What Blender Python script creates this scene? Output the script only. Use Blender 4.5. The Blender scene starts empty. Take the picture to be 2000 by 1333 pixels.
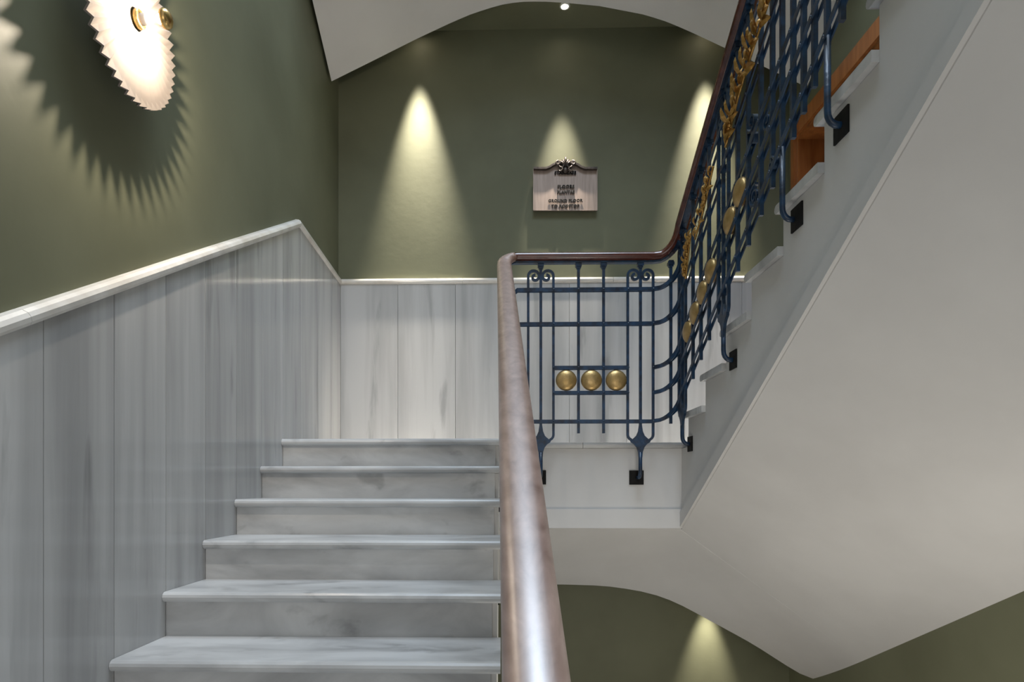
import bpy, bmesh, math, random
from mathutils import Vector

random.seed(7)
PI = math.pi
SC = bpy.context.scene
COL = SC.collection

# ---------------------------------------------------------------- camera
RISE, GO = 0.158, 0.30
Z_LAND = 13 * RISE                      # half landing above the ground floor
EYE = Z_LAND - 0.269
F, XV, YV, TH = 1240.0, 980.0, 955.0, math.radians(1.4)
CX = XV - F * math.tan(TH)
cam_d = bpy.data.cameras.new('camera')
cam = bpy.data.objects.new('camera', cam_d)
COL.objects.link(cam)
cam.location = (0, 0, EYE)
cam.rotation_euler = (PI / 2, 0, TH)
cam_d.sensor_fit = 'HORIZONTAL'
cam_d.sensor_width = 36.0
cam_d.lens = F * 36.0 / 2000.0
cam_d.shift_x = (1000 - CX) / 2000.0
cam_d.shift_y = (YV - 666.5) / 2000.0
cam_d.clip_start = 0.02
SC.camera = cam

# ---------------------------------------------------------------- world, exposure
w = bpy.data.worlds.new('world')
SC.world = w
w.use_nodes = True
bg = w.node_tree.nodes['Background']
bg.inputs[0].default_value = (1.0, 0.99, 0.98, 1)
bg.inputs[1].default_value = 0.50
SC.view_settings.view_transform = 'Standard'
SC.view_settings.look = 'None'
SC.view_settings.gamma = 1
SC.view_settings.exposure = 0.0
SC.view_settings.use_curve_mapping = False


def area(name, loc, target, sx, sy, power, col):
    d = bpy.data.lights.new(name, 'AREA')
    d.shape = 'RECTANGLE'; d.size = sx; d.size_y = sy
    d.energy = power; d.color = col
    o = bpy.data.objects.new(name, d); COL.objects.link(o)
    o.location = loc
    o.rotation_euler = (Vector(target) - Vector(loc)).to_track_quat('-Z', 'Y').to_euler()
    return o


# daylight coming down the open stairwell from the skylight over it
area('skylight', (0.5, 1.5, 8.5), (0.5, 1.6, 0), 2.4, 3.8, 330, (0.68, 0.83, 1.0))
# fill light added behind the camera to brighten the undersides
area('rear_fill', (0.4, -2.3, 1.3), (0.5, 3.0, 1.5), 2.8, 2.2, 26, (1.0, 0.97, 0.93))
# wall lamp of the ground floor, under the right flight and out of the frame
pd = bpy.data.lights.new('ground_floor_lamp', 'POINT'); pd.energy = 7; pd.shadow_soft_size = 0.08; pd.color = (1.0, 0.93, 0.84)
po = bpy.data.objects.new('ground_floor_lamp', pd); COL.objects.link(po); po.location = (1.72, 1.75, 1.1)
pd2 = bpy.data.lights.new('low_fill', 'POINT'); pd2.energy = 23; pd2.shadow_soft_size = 0.22; pd2.color = (1.0, 0.93, 0.83)  # added fill near the floor, lifts the vault, soffit and lower walls
po2 = bpy.data.objects.new('low_fill', pd2); COL.objects.link(po2); po2.location = (0.75, 2.35, 0.42)


# ---------------------------------------------------------------- calibrated points
def ray(x, y):
    r = (x - CX) / F
    s, c = math.sin(TH), math.cos(TH)
    return Vector((r * c - s, r * s + c, (YV - y) / F))


def at_x(x, y, X):
    d = ray(x, y); t = X / d.x
    return Vector((X, d.y * t, EYE + d.z * t))


def at_y(x, y, Y):
    d = ray(x, y); t = Y / d.y
    return Vector((d.x * t, Y, EYE + d.z * t))


XL, XS, XR = -1.188, 1.046, None        # left wall, string of the right flight, right wall
Y_TOP = 3.39                            # front of the landing nosing
YB = at_x(665, 700, XL).y               # back wall
XR = at_y(1544, 1300, YB).x
Y_EDGE = 3.72                           # landing edge over the well
Y_F2 = 3.585                            # first riser of the right flight
Y_RAIL, X_RAIL, X_RAIL1 = 3.64, 1.0, 0.03
NOSE = 0.028                            # tread overhang
print('YB', YB, 'XR', XR, 'EYE', EYE)


# ---------------------------------------------------------------- materials
def mat(name, col, rough=0.5, metal=0.0, spec=0.5, coat=0.0):
    m = bpy.data.materials.new(name); m.use_nodes = True
    b = m.node_tree.nodes['Principled BSDF']
    b.inputs['Base Color'].default_value = (*col, 1)
    b.inputs['Roughness'].default_value = rough
    b.inputs['Metallic'].default_value = metal
    b.inputs['Specular IOR Level'].default_value = spec
    b.inputs['Coat Weight'].default_value = coat
    b.inputs['Coat Roughness'].default_value = 0.15
    return m


def noise_mat(name, c1, c2, scale, detail=4, rough=0.5, metal=0.0, spec=0.5, coat=0.0, lo=0.35, hi=0.65,
              bump=0.0, bump_scale=None, per_object=0.0, nrough=0.55, distort=0.0, vein=None):
    m = mat(name, c1, rough, metal, spec, coat)
    nt = m.node_tree; N = nt.nodes; L = nt.links
    b = N['Principled BSDF']
    g = N.new('ShaderNodeNewGeometry')
    mp = N.new('ShaderNodeMapping'); mp.inputs['Scale'].default_value = scale
    L.new(g.outputs['Position'], mp.inputs['Vector'])
    if per_object:
        oi = N.new('ShaderNodeObjectInfo')
        mu = N.new('ShaderNodeMath'); mu.operation = 'MULTIPLY'; mu.inputs[1].default_value = 37.0
        L.new(oi.outputs['Random'], mu.inputs[0])
        L.new(mu.outputs[0], mp.inputs['Location'])
    n = N.new('ShaderNodeTexNoise'); n.inputs['Scale'].default_value = 1
    n.inputs['Detail'].default_value = detail; n.inputs['Roughness'].default_value = nrough
    n.inputs['Distortion'].default_value = distort
    L.new(mp.outputs[0], n.inputs['Vector'])
    r = N.new('ShaderNodeValToRGB')
    r.color_ramp.elements[0].position = lo; r.color_ramp.elements[0].color = (*c1, 1)
    r.color_ramp.elements[1].position = hi; r.color_ramp.elements[1].color = (*c2, 1)
    L.new(n.outputs['Fac'], r.inputs[0])
    out = r.outputs[0]
    if per_object:
        mr = N.new('ShaderNodeMapRange')
        mr.inputs['To Min'].default_value = 1 - per_object; mr.inputs['To Max'].default_value = 1.0
        L.new(oi.outputs['Random'], mr.inputs['Value'])
        mx = N.new('ShaderNodeVectorMath'); mx.operation = 'SCALE'
        L.new(out, mx.inputs[0]); L.new(mr.outputs[0], mx.inputs['Scale'])
        out = mx.outputs[0]
    if vein:
        mv = N.new('ShaderNodeMapping'); mv.inputs['Scale'].default_value = vein
        L.new(g.outputs['Position'], mv.inputs['Vector'])
        if per_object: L.new(mu.outputs[0], mv.inputs['Location'])
        nv = N.new('ShaderNodeTexNoise'); nv.inputs['Scale'].default_value = 1; nv.inputs['Detail'].default_value = 5
        nv.inputs['Distortion'].default_value = 0.4
        L.new(mv.outputs[0], nv.inputs['Vector'])
        rv = N.new('ShaderNodeMapRange'); rv.inputs['From Min'].default_value = 0.30; rv.inputs['From Max'].default_value = 0.40
        rv.inputs['To Min'].default_value = 0.70; rv.inputs['To Max'].default_value = 1.0
        L.new(nv.outputs['Fac'], rv.inputs['Value'])
        mx2 = N.new('ShaderNodeVectorMath'); mx2.operation = 'SCALE'
        L.new(out, mx2.inputs[0]); L.new(rv.outputs[0], mx2.inputs['Scale'])
        out = mx2.outputs[0]
    L.new(out, b.inputs['Base Color'])
    if bump:
        n2 = N.new('ShaderNodeTexNoise'); n2.inputs['Scale'].default_value = bump_scale or 40
        n2.inputs['Detail'].default_value = 3
        L.new(g.outputs['Position'], n2.inputs['Vector'])
        bp = N.new('ShaderNodeBump'); bp.inputs['Strength'].default_value = bump
        bp.inputs['Distance'].default_value = 0.004
        L.new(n2.outputs['Fac'], bp.inputs['Height'])
        L.new(bp.outputs[0], b.inputs['Normal'])
    return m


M = {}
M['olive'] = noise_mat('olive_paint', (0.132, 0.137, 0.086), (0.162, 0.168, 0.108), (1.6, 1.6, 1.6), rough=0.55,
                       bump=0.12, bump_scale=26, spec=0.25)
M['plaster'] = noise_mat('white_plaster', (0.56, 0.552, 0.542), (0.61, 0.603, 0.593), (2, 2, 2), rough=0.62,
                         bump=0.08, bump_scale=14)
M['panel'] = noise_mat('marble_panel', (0.37, 0.37, 0.368), (0.56, 0.56, 0.555), (7, 7, 0.45), detail=6, rough=0.10, spec=0.4,
                       lo=0.3, hi=0.62, per_object=0.24, distort=0.25, vein=(9, 9, 1.1))
M['panel_back'] = noise_mat('marble_panel_matt', (0.37, 0.37, 0.368), (0.56, 0.56, 0.555), (7, 7, 0.45), detail=6, rough=0.32, spec=0.3,
                            lo=0.3, hi=0.62, per_object=0.1, distort=0.25, vein=(9, 9, 1.1))
M['tread'] = noise_mat('marble_tread', (0.35, 0.35, 0.348), (0.63, 0.63, 0.622), (2.2, 6.5, 5), detail=6, rough=0.3,
                       lo=0.28, hi=0.62, per_object=0.12, distort=0.6, vein=(5, 9, 9))
M['cap'] = noise_mat('marble_cap', (0.58, 0.54, 0.48), (0.76, 0.74, 0.70), (5, 5, 9), detail=4, rough=0.2, lo=0.3, hi=0.6)
M['grout'] = mat('grout', (0.82, 0.81, 0.79), 0.7)
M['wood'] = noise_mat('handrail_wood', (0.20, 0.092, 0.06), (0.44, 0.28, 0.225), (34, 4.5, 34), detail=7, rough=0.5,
                      spec=0.6, coat=1.0, lo=0.3, hi=0.7, bump=0.25, bump_scale=30, distort=0.5)  # pale second colour puts the sheen of reflected daylight into the wood
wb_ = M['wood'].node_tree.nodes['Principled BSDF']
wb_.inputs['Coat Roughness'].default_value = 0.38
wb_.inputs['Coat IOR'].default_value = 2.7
M['rail_dark'] = noise_mat('handrail_lacquer', (0.06, 0.014, 0.008), (0.11, 0.028, 0.016), (10, 30, 30), rough=0.22,
                           coat=0.5)
M['iron'] = noise_mat('blue_black_iron', (0.004, 0.012, 0.028), (0.009, 0.042, 0.098), (22, 22, 22), rough=0.36,
                      metal=0.0, spec=0.55, bump=0.3, bump_scale=70)  # blue of the reflected skylight is mixed into the iron colour
M['black'] = noise_mat('black_plate', (0.004, 0.004, 0.004), (0.012, 0.011, 0.010), (30, 30, 30), rough=0.7, spec=0.2)
M['gold'] = noise_mat('gilding', (0.38, 0.21, 0.05), (0.60, 0.36, 0.11), (55, 55, 55), rough=0.42, metal=0.75,
                      bump=0.35, bump_scale=90)
M['disc'] = noise_mat('gilt_disc', (0.44, 0.29, 0.11), (0.55, 0.38, 0.17), (30, 30, 30), rough=0.36, metal=0.7,
                      bump=0.25, bump_scale=60)
M['brass'] = mat('brass', (0.62, 0.42, 0.16), 0.25, 0.9)
M['oak'] = noise_mat('orange_wood', (0.26, 0.085, 0.022), (0.40, 0.15, 0.045), (24, 24, 2.5), detail=6, rough=0.35, coat=0.2)
M['bronze'] = noise_mat('brushed_bronze', (0.30, 0.235, 0.20), (0.40, 0.315, 0.27), (60, 60, 4), rough=0.42, metal=0.45)
M['bronze_dark'] = noise_mat('dark_bronze', (0.045, 0.035, 0.03), (0.10, 0.08, 0.07), (40, 40, 40), rough=0.4, metal=0.6)
M['pleat'] = mat('pleated_white', (0.215, 0.188, 0.166), 0.7, spec=0.15)
M['steel'] = mat('grey_steel', (0.42, 0.42, 0.43), 0.4, 0.5)
M['white'] = mat('white_enamel', (0.8, 0.8, 0.78), 0.4)
M['floor'] = noise_mat('floor_stone', (0.40, 0.39, 0.37), (0.52, 0.51, 0.49), (3, 3, 3), rough=0.3)


def emit(name, col, s):
    m = bpy.data.materials.new(name); m.use_nodes = True
    b = m.node_tree.nodes['Principled BSDF']
    b.inputs['Base Color'].default_value = (1, 1, 1, 1)
    b.inputs['Emission Color'].default_value = (*col, 1)
    b.inputs['Emission Strength'].default_value = s
    return m


# ---------------------------------------------------------------- helpers
def origin(o):
    v = Vector((0, 0, 0))
    while o is not None:
        v += Vector(o.location); o = o.parent
    return v


def obj(name, bm, m, parent=None, smooth=False, recalc=True):
    if recalc:
        bmesh.ops.recalc_face_normals(bm, faces=bm.faces[:])
    if smooth:
        for f in bm.faces: f.smooth = True
    me = bpy.data.meshes.new(name); bm.to_mesh(me); bm.free()
    if smooth == 'auto': me.set_sharp_from_angle(angle=0.6)
    me.materials.append(M[m] if isinstance(m, str) else m)
    o = bpy.data.objects.new(name, me); COL.objects.link(o)
    if parent is not None:
        o.parent = parent
        o.location = -origin(parent)
    return o


def thing(name, label, cat, loc=(0, 0, 0), group=None):
    o = bpy.data.objects.new(name, None); COL.objects.link(o)
    o.empty_display_size = 0.1
    o.location = loc; o['label'] = label; o['category'] = cat
    if group: o['group'] = group
    return o


def struct(name, bm, m, label=None, smooth=False):
    o = obj(name, bm, m, smooth=smooth); o['kind'] = 'structure'
    if label: o['label'] = label
    return o


def box(bm, x0, x1, y0, y1, z0, z1):
    vs = [bm.verts.new((x, y, z)) for x in (x0, x1) for y in (y0, y1) for z in (z0, z1)]
    for q in ((0, 1, 3, 2), (4, 6, 7, 5), (0, 4, 5, 1), (2, 3, 7, 6), (0, 2, 6, 4), (1, 5, 7, 3)):
        bm.faces.new([vs[i] for i in q])


def bxm(*a):
    bm = bmesh.new(); box(bm, *a); return bm


def prism(bm, pts, axis, a, b):
    """polygon pts (2-D) extruded along axis from a to b; x: pts=(y,z), y: pts=(x,z), z: pts=(x,y)"""
    def P(p, t):
        return {'x': (t, p[0], p[1]), 'y': (p[0], t, p[1]), 'z': (p[0], p[1], t)}[axis]
    A = [bm.verts.new(P(p, a)) for p in pts]; B = [bm.verts.new(P(p, b)) for p in pts]
    n = len(pts)
    bm.faces.new(A); bm.faces.new(B[::-1])
    for i in range(n):
        bm.faces.new((A[i], B[i], B[(i + 1) % n], A[(i + 1) % n]))


def pris(pts, axis, a, b):
    bm = bmesh.new(); prism(bm, pts, axis, a, b); return bm


def sweep(bm, path, prof, ref=None, cap=True):
    """sweep closed 2-D profile along path; ref = constant normal, else side = tangent x Z"""
    path = [Vector(p) for p in path]; rings = []
    for i, p in enumerate(path):
        if i == 0: t = path[1] - p
        elif i == len(path) - 1: t = p - path[i - 1]
        else: t = (path[i + 1] - p).normalized() + (p - path[i - 1]).normalized()
        t.normalize()
        if ref is None:
            s = t.cross(Vector((0, 0, 1))).normalized(); u = s.cross(t).normalized()
        else:
            s = Vector(ref); u = t.cross(s).normalized(); s = u.cross(t).normalized()
        rings.append([bm.verts.new(p + s * a + u * b) for a, b in prof])
    n = len(prof)
    for i in range(len(rings) - 1):
        for k in range(n):
            bm.faces.new((rings[i][k], rings[i][(k + 1) % n], rings[i + 1][(k + 1) % n], rings[i + 1][k]))
    if cap:
        bm.faces.new(rings[0][::-1]); bm.faces.new(rings[-1])


def rect(wd, ht):
    a, b = wd / 2, ht / 2
    return [(-a, -b), (a, -b), (a, b), (-a, b)]


def circ(r, n=10, ry=None):
    ry = ry or r
    return [(r * math.cos(2 * PI * k / n), ry * math.sin(2 * PI * k / n)) for k in range(n)]


def lathe(bm, prof, c, ax, n=28):
    """profile (radius, height along ax) revolved around ax through c"""
    ax = Vector(ax).normalized(); c = Vector(c)
    e1 = ax.orthogonal().normalized(); e2 = ax.cross(e1)
    rings = []
    for r, h in prof:
        if r < 1e-5:
            rings.append([bm.verts.new(c + ax * h)])
        else:
            rings.append([bm.verts.new(c + ax * h + (e1 * math.cos(2 * PI * k / n) + e2 * math.sin(2 * PI * k / n)) * r)
                          for k in range(n)])
    for A, B in zip(rings, rings[1:]):
        for k in range(n):
            j = (k + 1) % n
            q = [A[0]] if len(A) == 1 else [A[k], A[j]]
            q += [B[0]] if len(B) == 1 else [B[j], B[k]]
            bm.faces.new(q)


def grid(rows, thick=None):
    """surface through rows of points"""
    bm = bmesh.new()
    V = [[bm.verts.new(p) for p in r] for r in rows]
    for i in range(len(V) - 1):
        for k in range(len(V[0]) - 1):
            bm.faces.new((V[i][k], V[i][k + 1], V[i + 1][k + 1], V[i + 1][k]))
    return bm


def solid_under(rows, ztop):
    """soffit surface through rows, closed by a flat top at ztop"""
    bm = bmesh.new()
    V = [[bm.verts.new(p) for p in r] for r in rows]
    T = [[bm.verts.new((p[0], p[1], ztop(p) if callable(ztop) else ztop)) for p in r] for r in rows]
    n, m = len(V), len(V[0])
    for G in (V, T):
        for i in range(n - 1):
            for k in range(m - 1):
                bm.faces.new((G[i][k], G[i][k + 1], G[i + 1][k + 1], G[i + 1][k]))
    for i in range(n - 1):
        for k in (0, m - 1):
            bm.faces.new((V[i][k], V[i + 1][k], T[i + 1][k], T[i][k]))
    for k in range(m - 1):
        for i in (0, n - 1):
            bm.faces.new((V[i][k], V[i][k + 1], T[i][k + 1], T[i][k]))
    return bm


def lerp(a, b, t): return a + (b - a) * t


def interp(x, pts):
    for (x0, y0), (x1, y1) in zip(pts, pts[1:]):
        if x <= x1 or (x1, y1) == pts[-1]:
            return y0 + (y1 - y0) * (x - x0) / (x1 - x0)


# ================================================================ the setting
Z_HIGH = 7.2
Y_BACK = -2.4
# walls
wl = struct('wall_left', bxm(XL - 0.25, XL - 0.02, Y_BACK, YB + 0.25, 0, Z_HIGH), 'olive',
            'olive painted plaster wall beside the lower flight with marble panelling')
wb = struct('wall_back', bxm(XL - 0.25, XR + 0.6, YB + 0.02, YB + 0.25, 0, Z_HIGH), 'olive',
            'olive painted wall behind the half landing with marble panelling')
# right wall with a wooden doorway over the landing
DY0, DY1 = at_x(1716, 60, XR).y - 0.25, at_x(1556, 300, XR).y
DZ1 = at_x(1600, 217, XR).z
bm = bmesh.new()
prism(bm, [(Y_BACK, 0), (YB + 0.25, 0), (YB + 0.25, Z_HIGH), (Y_BACK, Z_HIGH)], 'x', XR + 0.62, XR + 0.7)
wr0 = bm
bm = bmesh.new()
box(bm, XR, XR + 0.25, Y_BACK, DY0, 0, Z_HIGH)
box(bm, XR, XR + 0.25, DY0, DY1, 0, Z_LAND)
box(bm, XR, XR + 0.25, DY0, DY1, DZ1, Z_HIGH)
box(bm, XR, XR + 0.25, DY1, YB + 0.02, 0, Z_HIGH)
wr = struct('wall_right', bm, 'olive', 'olive painted wall beyond the upper flight')
wr0.free()
fl = struct('floor', bxm(XL - 0.25, XR + 0.6, Y_BACK, YB + 0.25, -0.12, 0), 'floor', 'pale stone floor at the foot of the stairs')

# doorway: casing, lining and leaf
d = struct('door_1', bxm(XR + 0.20, XR + 0.245, DY0 + 0.002, DY1 - 0.002, Z_LAND + 0.002, DZ1 - 0.002), 'oak',
           'orange wooden doorway high on the right wall above the landing')
cw = 0.085
for (y0, y1, z0, z1) in ((DY0 - cw, DY1 + 0.045, DZ1, DZ1 + cw * 1.25), (DY0 - cw, DY0, Z_LAND, DZ1),
                         (DY1, DY1 + 0.045, Z_LAND, DZ1)):
    obj('casing', bxm(XR - 0.022, XR, y0, y1, z0, z1), 'oak', d)
obj('lining', bxm(XR, XR + 0.2, DY0, DY1, DZ1 - 0.02, DZ1 - 0.001), 'oak', d)
obj('lining', bxm(XR, XR + 0.2, DY1 - 0.02, DY1 - 0.001, Z_LAND, DZ1 - 0.02), 'oak', d)
obj('lining', bxm(XR, XR + 0.2, DY0 + 0.001, DY0 + 0.02, Z_LAND, DZ1 - 0.02), 'oak', d)
ym = (DY0 + DY1) / 2
for (y0, y1) in ((DY0 + 0.1, ym - 0.06), (ym + 0.06, DY1 - 0.1)):
    for (z0, z1) in ((Z_LAND + 0.15, Z_LAND + 0.8), (Z_LAND + 0.95, DZ1 - 0.15)):
        obj('door_panel', bxm(XR + 0.188, XR + 0.2, y0, y1, z0, z1), 'oak', d)

# ---------------------------------------------------------------- marble panelling, left wall
PT = 0.02                                # panels proud of the plaster
capA, capB = at_x(0, 640, XL), at_x(583, 436, XL)
capC = at_x(664, 550, XL)
slope_cap = (capB.z - capA.z) / (capB.y - capA.y)


def cap_z(y):
    if y <= capB.y: return capA.z + slope_cap * (y - capA.y)
    return lerp(capB.z, capC.z, (y - capB.y) / (capC.y - capB.y))


def step_z(y):                           # top of the flight under a point of the left wall
    if y >= Y_TOP: return Z_LAND
    k = math.ceil((Y_TOP - y) / GO - 1e-6)
    return max(0, Z_LAND - k * RISE)


def nose_y(k): return Y_TOP - k * GO     # k = 0 is the landing nosing
riser_ys = [nose_y(k) + NOSE for k in range(13)][::-1]
bounds = [Y_BACK, -1.9, -1.6, -1.3, -1.0, -0.7, -0.4] + [y for y in riser_ys if y > -0.3] + [3.73, 4.08, 4.40, YB]
bounds = [b for b in bounds]
for a, b in zip(bounds, bounds[1:]):
    if b < -0.9: continue
    a2, b2 = a + 0.002, b - 0.002
    m_ = (a + b) / 2
    zb = max(0.0, step_z(m_) - 0.02)
    pts = [(a2, zb), (b2, zb), (b2, cap_z(b2) - 0.012)]
    if a2 < capB.y < b2: pts.append((capB.y, capB.z - 0.012))
    pts.append((a2, cap_z(a2) - 0.012))
    obj('panel', pris(pts, 'x', XL - PT, XL), 'panel', wl)
gb = [(bounds[0] + 1.6, 0.0), (YB, 0.0), (YB, cap_z(YB) - 0.02), (capB.y, capB.z - 0.02), (bounds[0] + 1.6, cap_z(bounds[0] + 1.6) - 0.02)]
obj('grout', pris(gb, 'x', XL - PT, XL - 0.004), 'grout', wl)
# moulded marble cap: torus over a small fillet
CAPP = [(0.0, -0.026), (0.014, -0.026), (0.016, -0.019), (0.026, -0.017), (0.034, -0.008), (0.036, 0.004), (0.031, 0.015),
        (0.02, 0.022), (0.0, 0.024)]


def cap_seg(name, p, q, parent, n, gap=0.001):
    p = Vector(p); q = Vector(q); dd = (q - p)
    for i in range(n):
        a = p + dd * (i / n); b = p + dd * ((i + 1) / n)
        e = dd.normalized() * gap
        bm = bmesh.new()
        t = dd.normalized()
        s = t.cross(Vector((0, 0, 1))).normalized()
        sweep(bm, [a + e, b - e], CAPP)
        obj(name, bm, 'cap', parent)


tr = bpy.data.objects.new('trim_1', None); COL.objects.link(tr); tr['kind'] = 'structure'
tr['label'] = 'rounded marble cap moulding along the top of the panelling'
y_lo = -0.9
pA = Vector((XL - PT, y_lo, cap_z(y_lo)))
segs = [y_lo, -0.1, 0.72, at_x(50, 625, XL).y, at_x(424, 495, XL).y, capB.y]
for a, b in zip(segs, segs[1:]):
    cap_seg('cap_stone', (XL - PT, a, cap_z(a)), (XL - PT, b + (0.012 if b == capB.y else 0), cap_z(a) + slope_cap * (b - a)), tr, 1)
cap_seg('cap_stone', (XL - PT, capB.y + 0.002, capB.z), (XL - PT, YB + PT, cap_z(YB) - 0.002), tr, 1)
zc = cap_z(YB)
xs_b = [XL - PT, XL + 0.9, XL + 2.0, XR]
for a, b in zip(xs_b, xs_b[1:]):
    cap_seg('cap_stone', (a, YB + PT, zc), (b, YB + PT, zc), tr, 1)
# back wall panels
xb = [at_y(x, 700, YB).x for x in (665, 777, 889.5, 1001, 1112, 1224, 1337, 1449)]
xb[0] = XL; xb.append(XR)
for a, b in zip(xb, xb[1:]):
    obj('panel', bxm(a + 0.0012, b - 0.0012, YB, YB + PT, Z_LAND, zc - 0.012), 'panel_back', wb)

# ================================================================ lower flight (left)
X1 = -0.004                              # outer end of the treads
ft = thing('stair_flight', 'grey marble steps rising along the panelled left wall', 'staircase', (-0.6, nose_y(12), 0))


def tread_prof(yf, yb, zt, th=0.036):
    r = th / 2; pts = []
    for k in range(7):
        a = PI / 2 + PI * k / 6
        pts.append((yf + r + r * math.cos(a), zt - r + r * math.sin(a)))
    return pts + [(yb, zt - th), (yb, zt)]


for k in range(1, 13):
    zt = Z_LAND - k * RISE
    obj('tread', pris(tread_prof(nose_y(k), nose_y(k) + GO + NOSE + 0.004, zt), 'x', XL + 0.001, X1), 'tread', ft)
for k in range(0, 13):
    zt = Z_LAND - k * RISE
    obj('riser', pris([(nose_y(k) + NOSE, zt - RISE), (nose_y(k) + NOSE + 0.02, zt - RISE),
                       (nose_y(k) + NOSE + 0.02, zt - 0.036), (nose_y(k) + NOSE, zt - 0.036)], 'x', XL + 0.0005, X1 - 0.03), 'tread', ft)
# plaster body and string
pts = []
for k in range(12, -1, -1):
    zt = Z_LAND - k * RISE
    pts += [(nose_y(k) + NOSE + 0.021, max(zt - RISE - (0.036 if k < 12 else 0), 0)), (nose_y(k) + NOSE + 0.021, zt - 0.037)]
pts += [(Y_EDGE, Z_LAND - 0.037), (Y_EDGE, Z_LAND - 0.5)]
pts += [(nose_y(12) + NOSE + 0.9, 0)]
obj('string', pris(pts, 'x', XL, X1 - 0.012), 'plaster', ft)

# ================================================================ half landing
la = thing('stair_landing', 'white plastered half landing with marble edge spanning the back wall', 'landing', (0.4, 4.1, Z_LAND - 0.3))
z_face = at_x(1325, 1043, XS).z + (at_x(1935, 0, XS).z - at_x(1325, 1043, XS).z) * (Y_EDGE - at_x(1325, 1043, XS).y) / (at_x(1935, 0, XS).y - at_x(1325, 1043, XS).y)       # bottom of the landing face
z_line = at_y(1200, 995, Y_EDGE).z
# marble paving: nosing slab and edge slab over the well
obj('tread', pris(tread_prof(Y_TOP, Y_EDGE + 0.002, Z_LAND), 'x', XL + 0.001, X1), 'tread', la)
xs_l = [XL + 0.001, XL + 0.83, XL + 1.66, XL + 2.49, XR]
for a, b in zip(xs_l, xs_l[1:]):
    obj('paving_slab', pris(tread_prof(Y_EDGE - 0.02, YB - 0.001, Z_LAND, 0.034) if b <= XS + 0.3 and a > -0.4 else
                            [(Y_EDGE + 0.003, Z_LAND - 0.034), (YB - 0.001, Z_LAND - 0.034), (YB - 0.001, Z_LAND), (Y_EDGE + 0.003, Z_LAND)],
                            'x', a + 0.001, b - 0.001), 'tread', la)
obj('slab', bxm(X1 - 0.012, XS, Y_EDGE, Y_EDGE + 0.12, z_face + 0.02, Z_LAND - 0.035), 'plaster', la)
obj('edge_band', bxm(X1 - 0.012, XS - 0.0, Y_EDGE - 0.014, Y_EDGE + 0.01, z_face, z_line), 'plaster', la)

# vaulted soffit under the landing
low_pts = [(1092, 1142), (1186, 1145), (1265, 1157.5), (1317, 1175), (1370, 1204), (1475, 1261), (1543, 1306), (1585, 1331)]
Y_E = at_x(1588, 1333, XR).y
prof = []
for x, y in low_pts:
    p = at_y(x, y, Y_E); prof.append((p.x, p.z))
prof[-1] = (XR, prof[-1][1])
zl_apex = prof[0][1]
prof = [(XL, prof[-1][1]), (lerp(XL, 0, 0.5), lerp(prof[-1][1], zl_apex, 0.52)), (-0.15, zl_apex - 0.05), (0.1, zl_apex - 0.005)] + prof
srA, srB = at_x(1590, 1333, XR), at_x(2000, 1155, XR)
s_rw = (srB.z - srA.z) / (srA.y - srB.y)
zr_front = srA.z + s_rw * (srA.y - Y_EDGE)
print('edge check', at_x(1325, 1043, XS).y, Y_EDGE)


def front_z(X):
    if X < 0: return lerp(z_face, zr_front, -X / -XL)
    if X < XS: return z_face + 0.006 * math.sin(PI * X / XS)
    return lerp(z_face, zr_front, (X - XS) / (XR - XS))


Y_EDGE0 = at_x(1325, 1043, XS).y
xs_v = [XL] + [lerp(XL, 0, k / 6) for k in range(1, 6)] + [lerp(0, XS, k / 10) for k in range(11)] + \
       [lerp(XS, XR, k / 12) for k in range(1, 13)]
# smoothed arch profile
def sm(x, pts, r=0.09):
    return sum(interp(max(XL, min(XR, x + r * q)), pts) for q in (-1, -0.5, 0, 0.5, 1)) / 5


sA, sB = at_x(1325, 1043, XS), at_x(1935, 0, XS)
def s_at(X):
    return lerp((sB.z - sA.z) / (sA.y - sB.y), s_rw, max(0, min(1, (X - XS) / (XR - XS)))) * (Y_E - Y_EDGE)
rows = []
for j in range(9):
    y = lerp(Y_EDGE + 0.02, Y_E, j / 8); t = (y - Y_EDGE) / (Y_E - Y_EDGE)
    rows.append([(X, y, front_z(X) - s_at(X) * t - (front_z(X) - s_at(X) - sm(X, prof)) * t * t) for X in xs_v])
obj('vault', solid_under(rows, Z_LAND - 0.04), 'plaster', la, smooth='auto')
# olive strip ceiling behind the vault, where the spotlights sit
ce1 = struct('ceiling', bxm(XL, XR, Y_E + 0.002, YB + 0.02, zl_apex + 0.005, Z_LAND - 0.036), 'olive',
             'olive strip of ceiling behind the vault under the landing')

# ================================================================ upper flight (right)
N2 = 13
f2 = thing('stair_flight', 'white plastered stair flight climbing to the upper right with marble treads', 'staircase',
           (1.5, Y_F2, Z_LAND))


def r2_y(k): return Y_F2 - k * GO        # riser k (0 = first)
XT2 = XS - 0.022
for k in range(N2):
    zt = Z_LAND + (k + 1) * RISE
    r = 0.017; th = 0.034; yf = r2_y(k) + NOSE; yb = r2_y(k) - GO - 0.0
    pts = []
    for q in range(7):
        a = PI / 2 - PI * q / 6
        pts.append((yf - r + r * math.cos(a), zt - r + r * math.sin(a)))
    pts += [(yb, zt - th), (yb, zt)]
    obj('tread', pris(pts, 'x', XT2, XR - 0.001), 'tread', f2)
    obj('riser', bxm(XS + 0.012, XR - 0.001, r2_y(k) - 0.018, r2_y(k), zt - RISE, zt - th), 'tread', f2)
sA, sB = at_x(1325, 1043, XS), at_x(1935, 0, XS)
lA, lB = at_x(1338, 993, XS), at_x(1905, 0, XS)


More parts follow.
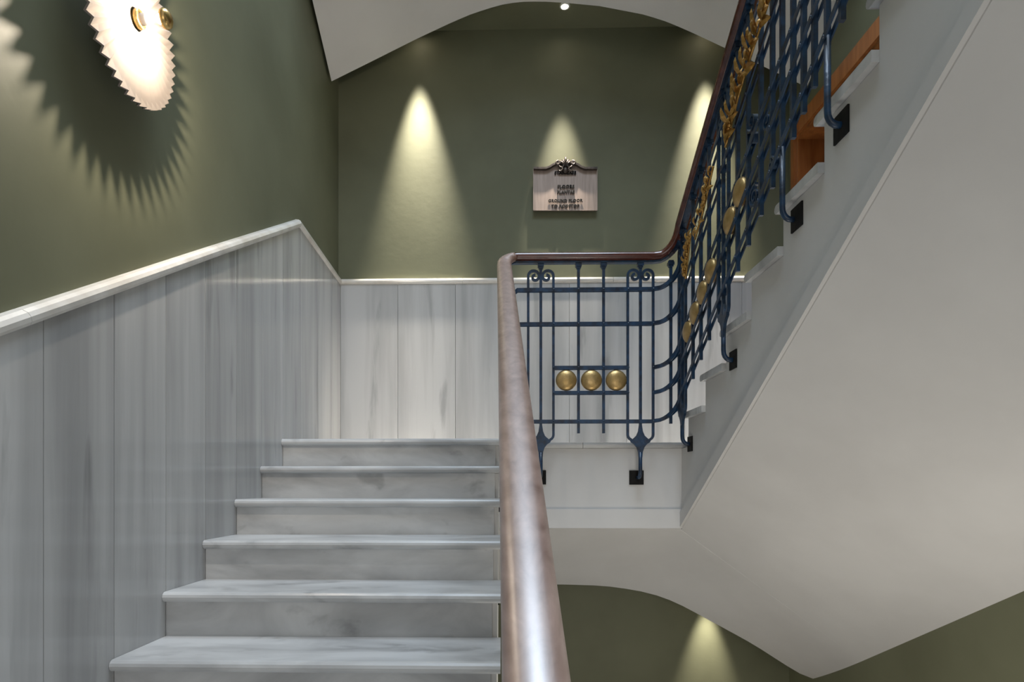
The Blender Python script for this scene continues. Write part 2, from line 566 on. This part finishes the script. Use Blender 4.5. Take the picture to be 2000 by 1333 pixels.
def str_z(y, A, B): return A.z + (B.z - A.z) * (y - A.y) / (B.y - A.y)
Y_END = r2_y(N2)
pts = [(Y_EDGE, Z_LAND - 0.035), (Y_F2, Z_LAND - 0.035)]
for k in range(N2):
    zt = Z_LAND + (k + 1) * RISE - 0.035
    pts += [(r2_y(k), zt), (r2_y(k) - GO, zt)]
pts = pts + [(Y_END, str_z(Y_END, sA, sB)), (Y_EDGE, str_z(Y_EDGE, sA, sB))]
obj('string', pris(pts, 'x', XS, XS + 0.10), 'plaster', f2)
pts = [(Y_EDGE, str_z(Y_EDGE, sA, sB)), (Y_END, str_z(Y_END, sA, sB)), (Y_END, str_z(Y_END, lA, lB)), (Y_EDGE, str_z(Y_EDGE, lA, lB))]
obj('string_band', pris(pts, 'x', XS - 0.014, XS + 0.01), 'plaster', f2)
rows = []
for j in range(15):
    y = lerp(Y_EDGE + 0.05, Y_END, j / 14)
    z0 = str_z(y, sA, sB); z1 = srA.z + s_rw * (srA.y - y)
    rows.append([(lerp(XS + 0.004, XR, k / 8), y, lerp(z0, z1, k / 8) + 0.0) for k in range(9)])
slope2 = RISE / GO
obj('soffit', solid_under(rows, lambda p: Z_LAND - 0.06 + slope2 * (Y_F2 - p[1]) - 0.0), 'plaster', f2)

# ================================================================ vault of the next landing overhead
up_pts = [(647.5, 159), (710, 128), (776, 95), (820, 73), (882, 44), (917, 29), (952, 17), (987, 7.5), (1018, 3.5), (1062, 3),
          (1110, 6), (1172, 12), (1260, 29), (1304, 43), (1348, 62), (1412, 92)]
Y_U = at_x(647.5, 159, XL).y
uprof = [(p.x, p.z) for p in (at_y(x, y, Y_U) for x, y in up_pts)]
uprof[0] = (XL, uprof[0][1])
xe, ze = uprof[-1]
uprof.append((XR, ze - (XR - xe) * 0.50))
pu = at_x(610, 0, XL); pv = at_x(647.5, 159, XL)
s_up = (pu.z - pv.z) / (pv.y - pu.y)
z_ap = max(z for _, z in uprof)
up = thing('vaulted_soffit', 'white curved vault of the landing overhead cut off in an arch', 'vault', (0.4, Y_U, z_ap))
xs_u = [lerp(XL, XR, k / 44) for k in range(45)]
rows = []
for j in range(8):
    t = j / 7; y = lerp(Y_U, 3.5, t)
    rows.append([(X, y, interp(X, uprof) + s_up * (Y_U - y)) for X in xs_u])
obj('vault', solid_under(rows, z_ap + 0.9), 'plaster', up, smooth='auto')
ce2 = struct('ceiling', bxm(XL, XR, Y_U + 0.003, YB + 0.02, z_ap + 0.002, z_ap + 0.2), 'olive',
             'olive strip of ceiling between the overhead vault and back wall')

# ================================================================ railing
rl = thing('stair_railing', 'blue-black wrought iron stair railing with gilded ornaments and wooden handrail', 'railing',
           (X_RAIL, Y_RAIL, Z_LAND))
RR = 0.10                                # corner radius
SL2 = 0.55                               # pitch of the railing, right flight
SL1 = RISE / GO


def land_z(y): return at_y(1155, y, Y_RAIL).z
ZR = [land_z(566.5), land_z(633.5), land_z(719), land_z(768), land_z(824)]
ZH = land_z(503)                         # handrail centre on the landing


def f2z(zl, y): return zl + 0.085 + SL2 * (3.65 - y)
def f1z(zl, y): return zl - 0.02 - SL1 * (Y_RAIL - y)


def flat_path(zl, x0=None, y_end=None, start_flight1=None):
    """centre line of a rail: optional lower flight, round the corner, landing, round the corner, upper flight"""
    P = []
    if start_flight1 is not None:
        for k in range(9):
            y = lerp(start_flight1, Y_RAIL - 0.12, k / 8)
            P.append(Vector((X_RAIL1 + 0.012 * 0, y, f1z(zl, y))))
        for k in range(1, 6):
            a = PI - (PI / 2) * k / 5
            P.append(Vector((X_RAIL1 + 0.06 + 0.06 * math.cos(a), Y_RAIL - 0.06 + 0.06 * math.sin(a), lerp(f1z(zl, Y_RAIL - 0.12), zl, k / 5))))
        x0 = X_RAIL1 + 0.1
    for k in range(4):
        P.append(Vector((lerp(x0, 0.85, k / 3), Y_RAIL, zl)))
    if y_end is not None:
        P.append(Vector((0.90, Y_RAIL, zl + 0.008)))
        zt = f2z(zl, Y_RAIL - RR)
        for k in range(1, 8):
            a = PI / 2 - (PI / 2) * k / 7
            t = k / 7
            P.append(Vector((X_RAIL - RR + RR * math.cos(a), Y_RAIL - RR + RR * math.sin(a), zl + 0.008 + (zt - zl - 0.008) * (0.35 * t + 0.65 * t * t))))
        for k in range(1, 7):
            y = lerp(Y_RAIL - RR, y_end, k / 6)
            P.append(Vector((X_RAIL, y, f2z(zl, y))))
    return P


def twin_rail(path, ht=0.021):
    """two flats either side of the bars: one part"""
    bm = bmesh.new()
    for o in (-0.0105, 0.0105):
        sweep(bm, path, [(o + a, b) for a, b in rect(0.005, ht)])
    return obj('rail', bm, 'iron', rl)


Y_TOPEND = 1.0
for i, z in enumerate(ZR):
    if i in (0, 1, 4):
        twin_rail(flat_path(z, y_end=Y_TOPEND, start_flight1=0.1))
xset = [at_y(x, 700, Y_RAIL).x for x in (1031.2, 1056.2, 1081.2, 1129.8, 1178.7, 1226.8, 1250.7, 1275.7, 1309)]
for z in ZR[2:4]:
    bm = bmesh.new()
    twin_rail([Vector((lerp(xset[2], xset[5], k / 2), Y_RAIL, z)) for k in range(3)])
    pp = flat_path(z, x0=xset[7], y_end=Y_TOPEND)
    pp = [p for i_, p in enumerate(pp) if not (i_ < 4 and i_ > 0)]
    pp[0] = Vector((xset[7], Y_RAIL, z))
    pp = [pp[0]] + [p for p in pp[1:] if p.x > xset[7] + 0.01]
    twin_rail(pp)

BAR = 0.0155


def bar(path, n, ref, w_=BAR):
    bm = bmesh.new(); sweep(bm, path, rect(w_, w_), ref=ref)
    return obj(n, bm, 'iron', rl)


def collar(p, ref, s=0.034, h=0.022, name='collar'):
    """stepped collar under the handrail"""
    p = Vector(p); bm = bmesh.new()
    for (ss, z0, z1) in ((s, -h, -h * 0.25), (s * 0.72, -h * 1.5, -h), (s * 0.8, -h * 0.25, 0.004)):
        box(bm, p.x - ss / 2, p.x + ss / 2, p.y - ss / 2, p.y + ss / 2, p.z + z0, p.z + z1)
    return obj(name, bm, 'iron', rl)


def uv(O, U, u, v): return Vector(O) + Vector(U) * u + Vector((0, 0, v))


def spiral(O, U, c, r0, r1, a0, a1, n=22):
    out = []
    for k in range(n + 1):
        t = k / n; a = lerp(a0, a1, t); r = lerp(r0, r1, t ** 0.8)
        out.append(uv(O, U, c[0] + r * math.cos(a), c[1] + r * math.sin(a)))
    return out


def rivet(p, N):
    bm = bmesh.new()
    lathe(bm, [(0.006, 0), (0.0052, 0.003), (0.0, 0.0055)], Vector(p) + Vector(N) * 0.0125, N, 8)
    return obj('rivet', bm, 'iron', rl)


def stem_bracket(p, N, zt, plate, r=0.011):
    """round stem running down from p, bending back into the wall plate"""
    bm = bmesh.new()
    p = Vector(p); N = Vector(N); q = Vector(plate)
    back = (q - p).dot(-N)
    z1 = q.z
    path = [Vector((p.x, p.y, zt)), Vector((p.x, p.y, z1 + 0.045))]
    for k in range(1, 6):
        a = (PI / 2) * k / 5
        path.append(Vector((p.x, p.y, z1 + 0.04)) + (-N) * (0.04 - 0.04 * math.cos(a)) * min(1, back / 0.06) + Vector((0, 0, -0.04 * math.sin(a))))
    path.append(Vector((p.x, p.y, z1)) + (-N) * (back + 0.002))
    side = Vector((0, 0, 1)).cross(N)
    sweep(bm, path, circ(r, 8), ref=side)
    return obj('bracket', bm, 'iron', rl, smooth=True)


def wall_plate(c, N, s=0.083):
    """thin black square plate against the plaster"""
    c = Vector(c); N = Vector(N); bm = bmesh.new(); h = s / 2
    if abs(N.y) > 0.5: box(bm, c.x - h, c.x + h, c.y - 0.006, c.y, c.z - h, c.z + h)
    else:
        x0, x1 = sorted((c.x, c.x + N.x * 0.006)); box(bm, x0, x1, c.y - h, c.y + h, c.z - h, c.z + h)
    return obj('wall_plate', bm, 'black', rl)


def scroll_set(O, U, N, z5, z_scr, z_top, plate, sw=0.072, zt_off=-0.106, skew=0.0):
    """three bars that end in two scrolls above and a tulip below, O = centre bar at height 0"""
    O = Vector((O[0], O[1], 0)); ztul = z5 + zt_off
    bar([uv(O, U, 0, ztul), uv(O, U, 0, z_top)], 'bar', N)
    for s in (-1, 1):
        dz = skew * s
        P = [uv(O, U, s * (sw - 0.022), ztul - 0.004)]
        for k in range(1, 5):
            a = -PI / 2 + (PI / 2) * k / 4
            P.append(uv(O, U, s * (sw - 0.03 + 0.03 * math.cos(a)), ztul + 0.03 + 0.03 * math.sin(a)))
        zs = z_scr + dz
        P += [uv(O, U, s * sw, zs - 0.03)]
        for k in range(0, 25):
            t = k / 24; a = t * (PI + PI * 1.35)
            r = 0.031 if t < 0.42 else lerp(0.031, 0.009, (t - 0.42) / 0.58)
            cx = sw - 0.031 if t < 0.42 else lerp(sw - 0.031, sw - 0.045, (t - 0.42) / 0.58)
            P.append(uv(O, U, s * (cx + r * math.cos(a)), zs - 0.03 + (r * math.sin(a))))
        bar(P, 'scroll_bar', N, BAR * 0.92)
    # tulip: flat forged plate
    hp = [(0.008, 0.085), (0.013, 0.05), (0.024, 0.024), (0.044, 0.006), (0.056, 0.002), (0.055, -0.012), (0.036, -0.024), (0.022, -0.042),
          (0.013, -0.068), (0.010, -0.10)]
    pl = hp + [(-a, b) for a, b in hp[::-1]]
    bm = bmesh.new()
    A = [bm.verts.new(uv(O, U, a, ztul + b) + Vector(N) * 0.007) for a, b in pl]
    B = [bm.verts.new(uv(O, U, a, ztul + b) - Vector(N) * 0.007) for a, b in pl]
    # quads across keep the concave outline clean
    n = len(hp)
    for i in range(n - 1):
        for S in (A, B): bm.faces.new((S[i], S[i + 1], S[2 * n - 2 - i], S[2 * n - 1 - i]))
    for i in range(2 * n):
        bm.faces.new((A[i], A[(i + 1) % (2 * n)], B[(i + 1) % (2 * n)], B[i]))
    obj('tulip', bm, 'iron', rl)
    if plate is not None:
        stem_bracket(O, N, ztul - 0.07, plate)
        wall_plate(plate, N)


def disc(c, N, r=0.0605, t=0.026):
    bm = bmesh.new(); pr = []
    for k in range(9):
        a = -PI / 2 + PI * k / 8
        pr.append((r * math.cos(a) if 0 < k < 8 else 0, t * math.sin(a)))
    lathe(bm, pr, c, N, 28)
    o = obj('gilt_disc', bm, 'disc', rl, smooth=True)
    o['label'] = 'gilded domed disc'
    return o


NL = Vector((0, -1, 0)); UL = Vector((1, 0, 0))
N2v = Vector((-1, 0, 0)); U2 = Vector((0, -1, 0))
Z_UNDER = ZH - 0.032
# landing bars
for x in (xset[3], xset[4]):
    bar([(x, Y_RAIL, land_z(847)), (x, Y_RAIL, Z_UNDER)], 'bar', NL); collar((x, Y_RAIL, Z_UNDER), NL)
bar([(xset[8], Y_RAIL - 0.012, land_z(829)), (xset[8], Y_RAIL - 0.012, Z_UNDER)], 'bar', NL); collar((xset[8], Y_RAIL - 0.012, Z_UNDER), NL)
for cx_, pz in ((xset[1], 933), (xset[6], 933.5)):
    scroll_set((cx_, Y_RAIL), UL, NL, ZR[4], land_z(529), Z_UNDER, at_y(1247, pz, Y_EDGE).xyz.__class__((cx_ - 0.006, Y_EDGE, at_y(1247, pz, Y_EDGE).z)))
    collar((cx_, Y_RAIL, Z_UNDER), NL)
for x in (1105.9, 1155.1, 1203.6):
    p = at_y(x, 743.3, Y_RAIL); disc(p, NL)
for z in ZR:
    for x in (xset[2], xset[3], xset[4], xset[5], xset[7]):
        rivet((x, Y_RAIL, z), NL)

# right-flight bars
def rail_y(px): return at_x(px, 400, X_RAIL).y
yb2 = [rail_y(x) for x in (1353.5, 1369, 1385)] + [rail_y(x) for x in (1441, 1462, 1486.5, 1509, 1549.5, 1570, 1591)]
ybr = [(rail_y(1528), (1558, 425)), (rail_y(1616), (1645, 245))]
y_set1, y_set2 = rail_y(1332.5), rail_y(1413)
more = []
yy = ybr[1][0] - 0.085
while yy > Y_TOPEND + 0.05:
    more.append(yy); yy -= 0.1
for y in yb2 + more:
    bar([(X_RAIL, y, f2z(ZR[4], y) - 0.062), (X_RAIL, y, f2z(Z_UNDER, y))], 'bar', N2v)
    collar((X_RAIL, y, f2z(Z_UNDER, y)), N2v)
for y, px in ybr:
    p = at_x(px[0], px[1], XS)
    zb = f2z(ZR[4], y)
    bar([(X_RAIL, y, zb - 0.03), (X_RAIL, y, f2z(Z_UNDER, y))], 'bar', N2v)
    collar((X_RAIL, y, f2z(Z_UNDER, y)), N2v)
    stem_bracket((X_RAIL, y, 0), N2v, zb - 0.0, Vector((XS, y, p.z)), 0.0105)
    wall_plate((XS, p.y, p.z), N2v)
for y, px in ((y_set1, (1352, 867)), (y_set2, (1434, 703))):
    p = at_x(px[0], px[1], XS)
    scroll_set((X_RAIL, y), U2, N2v, f2z(ZR[4], y), f2z(land_z(531), y), f2z(Z_UNDER, y), Vector((XS, y, p.z)), sw=0.064, skew=0.034)
    collar((X_RAIL, y, f2z(Z_UNDER, y)), N2v)
for x, y in ((1344, 648), (1358, 612), (1373, 572), (1389, 530), (1426.7, 432), (1446.5, 376)):
    p = at_x(x, y, X_RAIL)
    disc(p, N2v)
for z in ZR:
    for y in yb2 + [q[0] for q in ybr] + more[:3]:
        rivet((X_RAIL, y, f2z(z, y)), N2v)


# forged scrolls in the panel above the discs
def scroll_orn(px, r, turns=1.6, flip=1, a0=0.0):
    c = at_x(px[0], px[1], X_RAIL)
    P = spiral((X_RAIL, c.y, c.z), U2, (0, 0), r, r * 0.18, a0, a0 + flip * turns * 2 * PI, 30)
    bm = bmesh.new(); sweep(bm, P, rect(0.02, 0.007), ref=N2v)
    return obj('scroll', bm, 'iron', rl)


scroll_orn((1471, 238), 0.048, 1.3, 1, PI * 0.9)
scroll_orn((1474, 272), 0.034, 1.2, -1, PI * 1.1)
scroll_orn((1501, 236), 0.040, 1.4, -1, 0.2)
scroll_orn((1476, 385), 0.050, 1.8, 1, PI * 0.4)
scroll_orn((1510, 322), 0.030, 1.3, -1, PI * 0.6)


# ---------------------------------------------------------------- gilded garlands
def leaf_bm(p, dr, wd, N, L, W):
    """pointed leaf with a raised midrib"""
    bm = bmesh.new()
    p = Vector(p); dr = Vector(dr).normalized(); wd = Vector(wd).normalized(); N = Vector(N)
    T = [(0, 0), (0.25, 0.75), (0.5, 1.0), (0.78, 0.62), (1.0, 0.0)]
    th = 0.004
    mid, lf, rg = [], [], []
    for t, s in T:
        c = p + dr * (L * t) + N * (0.012 * math.sin(PI * t) + 0.004)
        mid.append(bm.verts.new(c + N * (0.006 if 0 < t < 1 else 0)))
        if 0 < t < 1:
            lf.append(bm.verts.new(c + wd * (W * s / 2))); rg.append(bm.verts.new(c - wd * (W * s / 2)))
    und = [bm.verts.new(p + dr * (L * t) + N * (0.012 * math.sin(PI * t) - th + 0.004)) for t, s in T[1:-1]]
    for S in (lf, rg):
        bm.faces.new((mid[0], S[0], mid[1])); bm.faces.new((mid[-1], mid[-2], S[-1]))
        bm.faces.new((mid[0], und[0], S[0])); bm.faces.new((mid[-1], S[-1], und[-1]))
        for i in range(2):
            bm.faces.new((mid[i + 1], S[i], S[i + 1], mid[i + 2])); bm.faces.new((und[i], und[i + 1], S[i + 1], S[i]))
    return bm


def garland(pxs, n, L, W, berries=0, bspan=(0.1, 0.6)):
    pts = [at_x(x, y, X_RAIL - 0.022) for x, y in pxs]
    def cur(t):
        t = max(0, min(0.9999, t)) * (len(pts) - 1); i = int(t)
        return pts[i].lerp(pts[i + 1], t - i)
    bm = bmesh.new()
    sweep(bm, [cur(k / 16) for k in range(17)], circ(0.0055, 6), ref=N2v)
    g = obj('garland', bm, 'gold', rl, smooth=True)
    g['label'] = 'gilded laurel garland'
    for k in range(n):
        t = 0.02 + 0.96 * k / n
        p = cur(t); tn = (cur(t + 0.03) - cur(t - 0.03)).normalized()
        sd = tn.cross(N2v).normalized() * (1 if k % 2 else -1)
        dr = (tn + sd * random.uniform(0.5, 0.95) + N2v * random.uniform(-0.1, 0.75) * (1 if k % 3 else -0.5)).normalized()
        wd = dr.cross(N2v)
        s = random.uniform(0.85, 1.15)
        obj('leaf', leaf_bm(p, dr, wd, N2v, L * s, W * s), 'gold', g)
    for k in range(berries):
        t = lerp(bspan[0], bspan[1], k / max(1, berries - 1)); p = cur(t)
        tn = (cur(t + 0.03) - cur(t - 0.03)).normalized(); sd = tn.cross(N2v)
        c = p + sd * random.uniform(-0.016, 0.016) + N2v * 0.012
        r = random.uniform(0.008, 0.0125)
        bm = bmesh.new(); lathe(bm, [(0, -r), (r * 0.75, -r * 0.65), (r, 0), (r * 0.75, r * 0.65), (0, r)], c, N2v, 8)
        obj('berry', bm, 'gold', g, smooth=True)
    return g


garland([(1339, 545), (1344, 500), (1349, 455)], 12, 0.055, 0.026, 14, (0.1, 0.9))
garland([(1357, 468), (1372, 418), (1383, 370), (1393, 325)], 14, 0.055, 0.026, 14, (0.35, 0.8))
garland([(1417, 288), (1427, 248), (1444, 180), (1466, 110), (1489, 40), (1508, -20)], 42, 0.078, 0.046, 14, (0.12, 0.3))

# ---------------------------------------------------------------- lower-flight balusters under the near handrail
y = 0.35; k = 0
while y < Y_RAIL - 0.15:
    z5 = f1z(ZR[4], y)
    if k % 5 == 2:
        bar([(X_RAIL1, y, z5 - 0.10), (X_RAIL1, y, f1z(Z_UNDER, y))], 'bar', N2v)
        stem_bracket((X_RAIL1, y, 0), Vector((1, 0, 0)), z5 - 0.05, Vector((X1 - 0.012, y, z5 - 0.34)), 0.0105)
        wall_plate((X1 - 0.012, y, z5 - 0.34), Vector((1, 0, 0)), 0.075)
    else:
        bar([(X_RAIL1, y, z5 - 0.062), (X_RAIL1, y, f1z(Z_UNDER, y))], 'bar', N2v)
    y += 0.14; k += 1

# ---------------------------------------------------------------- handrail
HP = []
for k in range(16):
    a = 2 * PI * k / 16
    HP.append((0.0405 * math.copysign(abs(math.cos(a)) ** 0.85, math.cos(a)), 0.029 * math.copysign(abs(math.sin(a)) ** 0.85, math.sin(a))))


def h1(y): return Vector((0.0475 - 0.0095 * y, y, EYE + 0.372 + 0.527 * (y - 1.88)))
P = []
for k in range(24): P.append(h1(lerp(-0.5, 3.54, k / 23)))
e = P[-1]; rc = 0.075
for k in range(1, 9):
    a = PI - (PI / 2) * k / 8
    t = k / 8
    P.append(Vector((e.x + rc + rc * math.cos(a), e.y + rc * 1.25 * math.sin(a), lerp(e.z, ZH, t * (2 - t)))))
yl = P[-1].y
nleft = len(P)
for k in range(1, 6): P.append(Vector((lerp(P[nleft - 1].x, 0.86, k / 5), lerp(yl, Y_RAIL, k / 5), ZH)))
zt = f2z(ZH, Y_RAIL - 0.10)
for k in range(1, 9):
    a = PI / 2 - (PI / 2) * k / 8; t = k / 8
    P.append(Vector((X_RAIL - 0.12 + 0.12 * math.cos(a), Y_RAIL - 0.10 + 0.10 * math.sin(a), ZH + (zt - ZH) * t ** 1.7)))
ncorner = len(P)
for k in range(1, 10):
    y = lerp(Y_RAIL - 0.10, 0.9, k / 9); P.append(Vector((X_RAIL, y, f2z(ZH, y))))
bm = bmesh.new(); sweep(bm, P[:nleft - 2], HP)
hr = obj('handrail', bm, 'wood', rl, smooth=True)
hr['label'] = 'polished brown wooden handrail with painted-in pale sheen'
bm = bmesh.new(); sweep(bm, P[nleft - 3:], [(a * 0.95, b * 0.85) for a, b in HP])
h2 = obj('handrail', bm, 'rail_dark', rl, smooth=True)
h2['label'] = 'dark red-brown lacquered handrail'
# flat iron under the handrail
bm = bmesh.new()
sweep(bm, [p - Vector((0, 0, 0.031)) for p in P], rect(0.034, 0.011))
obj('under_rail', bm, 'iron', rl)
# fishplates under the handrail on the right flight
for a, b in zip(sorted(yb2)[:-1], sorted(yb2)[1:]):
    y0, y1 = a + 0.03, b - 0.03
    if y1 - y0 < 0.02: continue
    bm = bmesh.new()
    sweep(bm, [(X_RAIL, y1, f2z(ZH, y1) - 0.05), (X_RAIL, y0, f2z(ZH, y0) - 0.05)], rect(0.012, 0.038))
    obj('fish_plate', bm, 'iron', rl)

# ================================================================ sconce
XR_S = XL + 0.068
sc = at_x(259, 38, XR_S)
so = thing('wall_sconce', 'round white pleated wall lamp with brass-capped glowing bulb on the olive wall', 'wall lamp', (XL - 0.02, sc.y, sc.z))
NP = 46; R0, R1 = 0.03, 0.238
bm = bmesh.new()
rings = []
radii = [R0, 0.08, 0.14, 0.2, R1]
for back in (0, 1):
    g = []
    for r in radii:
        ring = []
        for k in range(NP * 2):
            a = PI * k / NP
            amp = 0.0085 * min(1, r / 0.2)
            off = (amp if k % 2 else -amp) + 0.012 * (1 - r / R1) - back * 0.008
            rr = r
            ring.append(bm.verts.new((XR_S + off, sc.y + rr * math.cos(a), sc.z + rr * math.sin(a))))
        g.append(ring)
    rings.append(g)
n = NP * 2
for g in rings:
    for A, B in zip(g, g[1:]):
        for k in range(n):
            bm.faces.new((A[k], A[(k + 1) % n], B[(k + 1) % n], B[k]))
for k in range(n):
    for i in (0, -1):
        A, B = rings[0][i], rings[1][i]
        bm.faces.new((A[k], A[(k + 1) % n], B[(k + 1) % n], B[k]))
obj('shade', bm, 'pleat', so)
AX = (1, 0, 0)
def lat(name, prof, m, n=28, smooth=True):
    bm = bmesh.new(); lathe(bm, prof, (XL - 0.02, sc.y, sc.z), AX, n); return obj(name, bm, m, so, smooth=smooth)
lat('wall_plate', [(0, 0), (0.06, 0), (0.06, 0.02), (0.02, 0.03), (0.02, 0.095), (0, 0.095)], 'white', smooth=False)
lat('socket_ring', [(0.021, 0.095), (0.027, 0.097), (0.027, 0.115), (0.022, 0.118), (0.020, 0.1)], 'brass')
H0 = 0.172
M['bulb'] = emit('bulb_glow', (1.0, 0.86, 0.70), 4800)
rb = 0.0225
lat('socket', [(0, 0.09), (0.016, 0.09), (0.016, H0 - 0.03), (0.008, H0 - 0.02), (0, H0 - 0.02)], 'white')
rs = 0.013
lat('bulb', [(0, H0 - rs)] + [(rs * math.sin(PI * k / 8), H0 - rs * math.cos(PI * k / 8)) for k in range(1, 8)] + [(0, H0 + rs)], M['bulb'])
lat('bulb_cap', [(0.026, H0 + rb * 0.42), (0.029, H0 + rb * 0.8), (0.024, H0 + rb * 1.25), (0.013, H0 + rb * 1.55), (0, H0 + rb * 1.65)] , 'brass')

# ================================================================ spotlights
M['lens'] = emit('lamp_lens', (1.0, 0.86, 0.66), 40)


def spot(px, Y, z, label, power, ang=70, blend=0.9, aim=(0, 0, -1), col=(1.0, 0.90, 0.76)):
    x = at_y(px, 100, Y).x if z > EYE else at_y(px, 1200, Y).x
    t = thing('spotlight', label, 'spotlight', (x, Y, z), 'ceiling spotlights washing the back wall')
    bm = bmesh.new()
    lathe(bm, [(0.026, 0.0), (0.034, 0.0), (0.036, -0.008), (0.026, -0.012), (0.024, -0.002), (0.026, 0)], (x, Y, z), (0, 0, 1), 20)
    obj('rim', bm, 'white', t, smooth=True)
    bm = bmesh.new(); lathe(bm, [(0, -0.001), (0.024, -0.002), (0.024, 0.0), (0, 0.001)], (x, Y, z), (0, 0, 1), 16)
    obj('lens', bm, M['lens'], t)
    ld = bpy.data.lights.new('spot_light', 'SPOT')
    ld.energy = power; ld.spot_size = math.radians(ang); ld.spot_blend = blend; ld.color = col; ld.shadow_soft_size = 0.02
    lo = bpy.data.objects.new('spot_light', ld); COL.objects.link(lo)
    lo.parent = t; lo.location = (0, 0, -0.02)
    lo.rotation_euler = Vector(aim).to_track_quat('-Z', 'Y').to_euler()
    return t


zs_ = z_ap + 0.0
spot(815, YB - 0.11, zs_, 'recessed spotlight above the left pool of light on the back wall', 1000, 33, 1.0, (0, 0.02, -1))
spot(1103, Y_U + 0.04, zs_, 'recessed spotlight at the crown of the vault above the plaque', 430, 26, 1.0, (0, 0.13, -1))
spot(1390, YB - 0.11, zs_, 'recessed spotlight above the right pool of light near the railing', 1000, 33, 1.0, (0, 0.02, -1))
spot(1390, YB - 0.10, zl_apex + 0.003, 'recessed spotlight under the landing lighting the lower back wall', 130, 40, 1.0, (0, 0.12, -1))

# ================================================================ plaque
pl_y = YB + 0.02 - 0.035
def pq(x, y):
    p = at_y(x, y, pl_y); return (p.x, p.z)
c0 = at_y(1104, 411, pl_y)
pt = thing('wall_plaque', 'bronze floor directory plaque with scrolled crest on the back wall', 'plaque', c0)
outline = [pq(1042, 411), pq(1166, 411), pq(1166, 330.5), pq(1142, 330.5), pq(1135, 328), pq(1127, 323), pq(1118, 320), pq(1104, 319),
           pq(1090, 320), pq(1081, 323), pq(1073, 328), pq(1066, 330.5), pq(1042, 330.5)]
obj('plate', pris(outline, 'y', pl_y, pl_y + 0.014), 'bronze', pt)
bm = bmesh.new(); box(bm, c0.x - 0.15, c0.x + 0.15, pl_y + 0.014, YB + 0.02, c0.z + 0.06, c0.z + 0.2)
obj('spacer', bm, 'bronze_dark', pt)
bm = bmesh.new()
ol = [Vector((a, pl_y, b)) for a, b in outline]
for a, b in zip(ol, ol[1:] + ol[:1]):
    dz = Vector((0, 0, 0))
    sweep(bm, [a, b], rect(0.008, 0.006), ref=(0, 1, 0))
obj('frame', bm, 'bronze', pt)
bm = bmesh.new()
top = ol[2:]
sweep(bm, [v + Vector((0, -0.012, -0.004)) for v in top], rect(0.03, 0.014), ref=(0, 1, 0))
obj('top_moulding', bm, 'bronze_dark', pt)
# crest: shell with paired scrolls and a palmette
cc = at_y(1104, 330, pl_y); pxm = (at_y(1105, 330, pl_y).x - cc.x)
bm = bmesh.new()
for s in (-1, 1):
    for (u0, v0, r, a0, turns) in ((-15, 8, 5.5, 0.2, 1.1), (-7, 4, 6, 2.6, 0.9), (-9, -3, 5, 3.6, 0.8), (-4, 10, 4, 1.0, 0.9)):
        path = []
        for k in range(14):
            t = k / 13; a = a0 + turns * 2 * PI * t; rr = r * (1 - 0.75 * t)
            path.append(Vector((cc.x + s * (u0 + rr * math.cos(a)) * pxm, pl_y - 0.016 - 0.01 * math.sin(PI * t), cc.z + (v0 + rr * math.sin(a)) * pxm)))
        sweep(bm, path, circ(0.0065, 6), ref=(0, 1, 0))
for a in (-50, -28, 0, 28, 50):
    ar = math.radians(90 + a); L = 13 if a else 17
    path = [Vector((cc.x + math.cos(ar) * L * t * pxm, pl_y - 0.018 - 0.012 * math.sin(PI * t), cc.z + (3 + math.sin(ar) * L * t) * pxm)) for t in (0, 0.35, 0.7, 1)]
    prf = circ(0.008, 6)
    sweep(bm, path, prf, ref=(0, 1, 0))
lathe(bm, [(0, 0.012), (0.02, 0.006), (0.026, -0.008), (0.02, -0.012)], Vector((cc.x, pl_y - 0.016, cc.z - 4 * pxm)), (0, -1, 0), 14)
obj('crest', bm, 'bronze_dark', pt, smooth=True)


def text(s, px, py, size, parent, m):
    cu = bpy.data.curves.new('lettering', 'FONT'); cu.body = s; cu.size = size; cu.align_x = 'CENTER'; cu.align_y = 'CENTER'
    cu.extrude = 0.003; cu.resolution_u = 2; cu.space_character = 1.12
    cu.offset = 0.0012
    o = bpy.data.objects.new('tmp', cu); COL.objects.link(o)
    dg = bpy.context.evaluated_depsgraph_get(); dg.update()
    me = bpy.data.meshes.new_from_object(o.evaluated_get(dg))
    bpy.data.objects.remove(o)
    me.materials.clear(); me.materials.append(M[m])
    t = bpy.data.objects.new('lettering', me); COL.objects.link(t)
    t.parent = parent
    p = at_y(px, py, pl_y)
    t.location = Vector((p.x, pl_y - 0.008, p.z)) - origin(parent)
    t.rotation_euler = (PI / 2, 0, 0)
    t['label'] = 'raised dark lettering reading ' + s
    return t


for s, x, y, sz in (('STAIRCASE', 1104, 339, 0.029), ('FLOORS', 1105, 366, 0.031), ('PLANTAS', 1105, 376.5, 0.028), ('GROUND FLOOR', 1104, 393.5, 0.029),
                    ('TO ROOFTOP', 1104, 404, 0.029)):
    text(s, x, y, sz, pt, 'black')
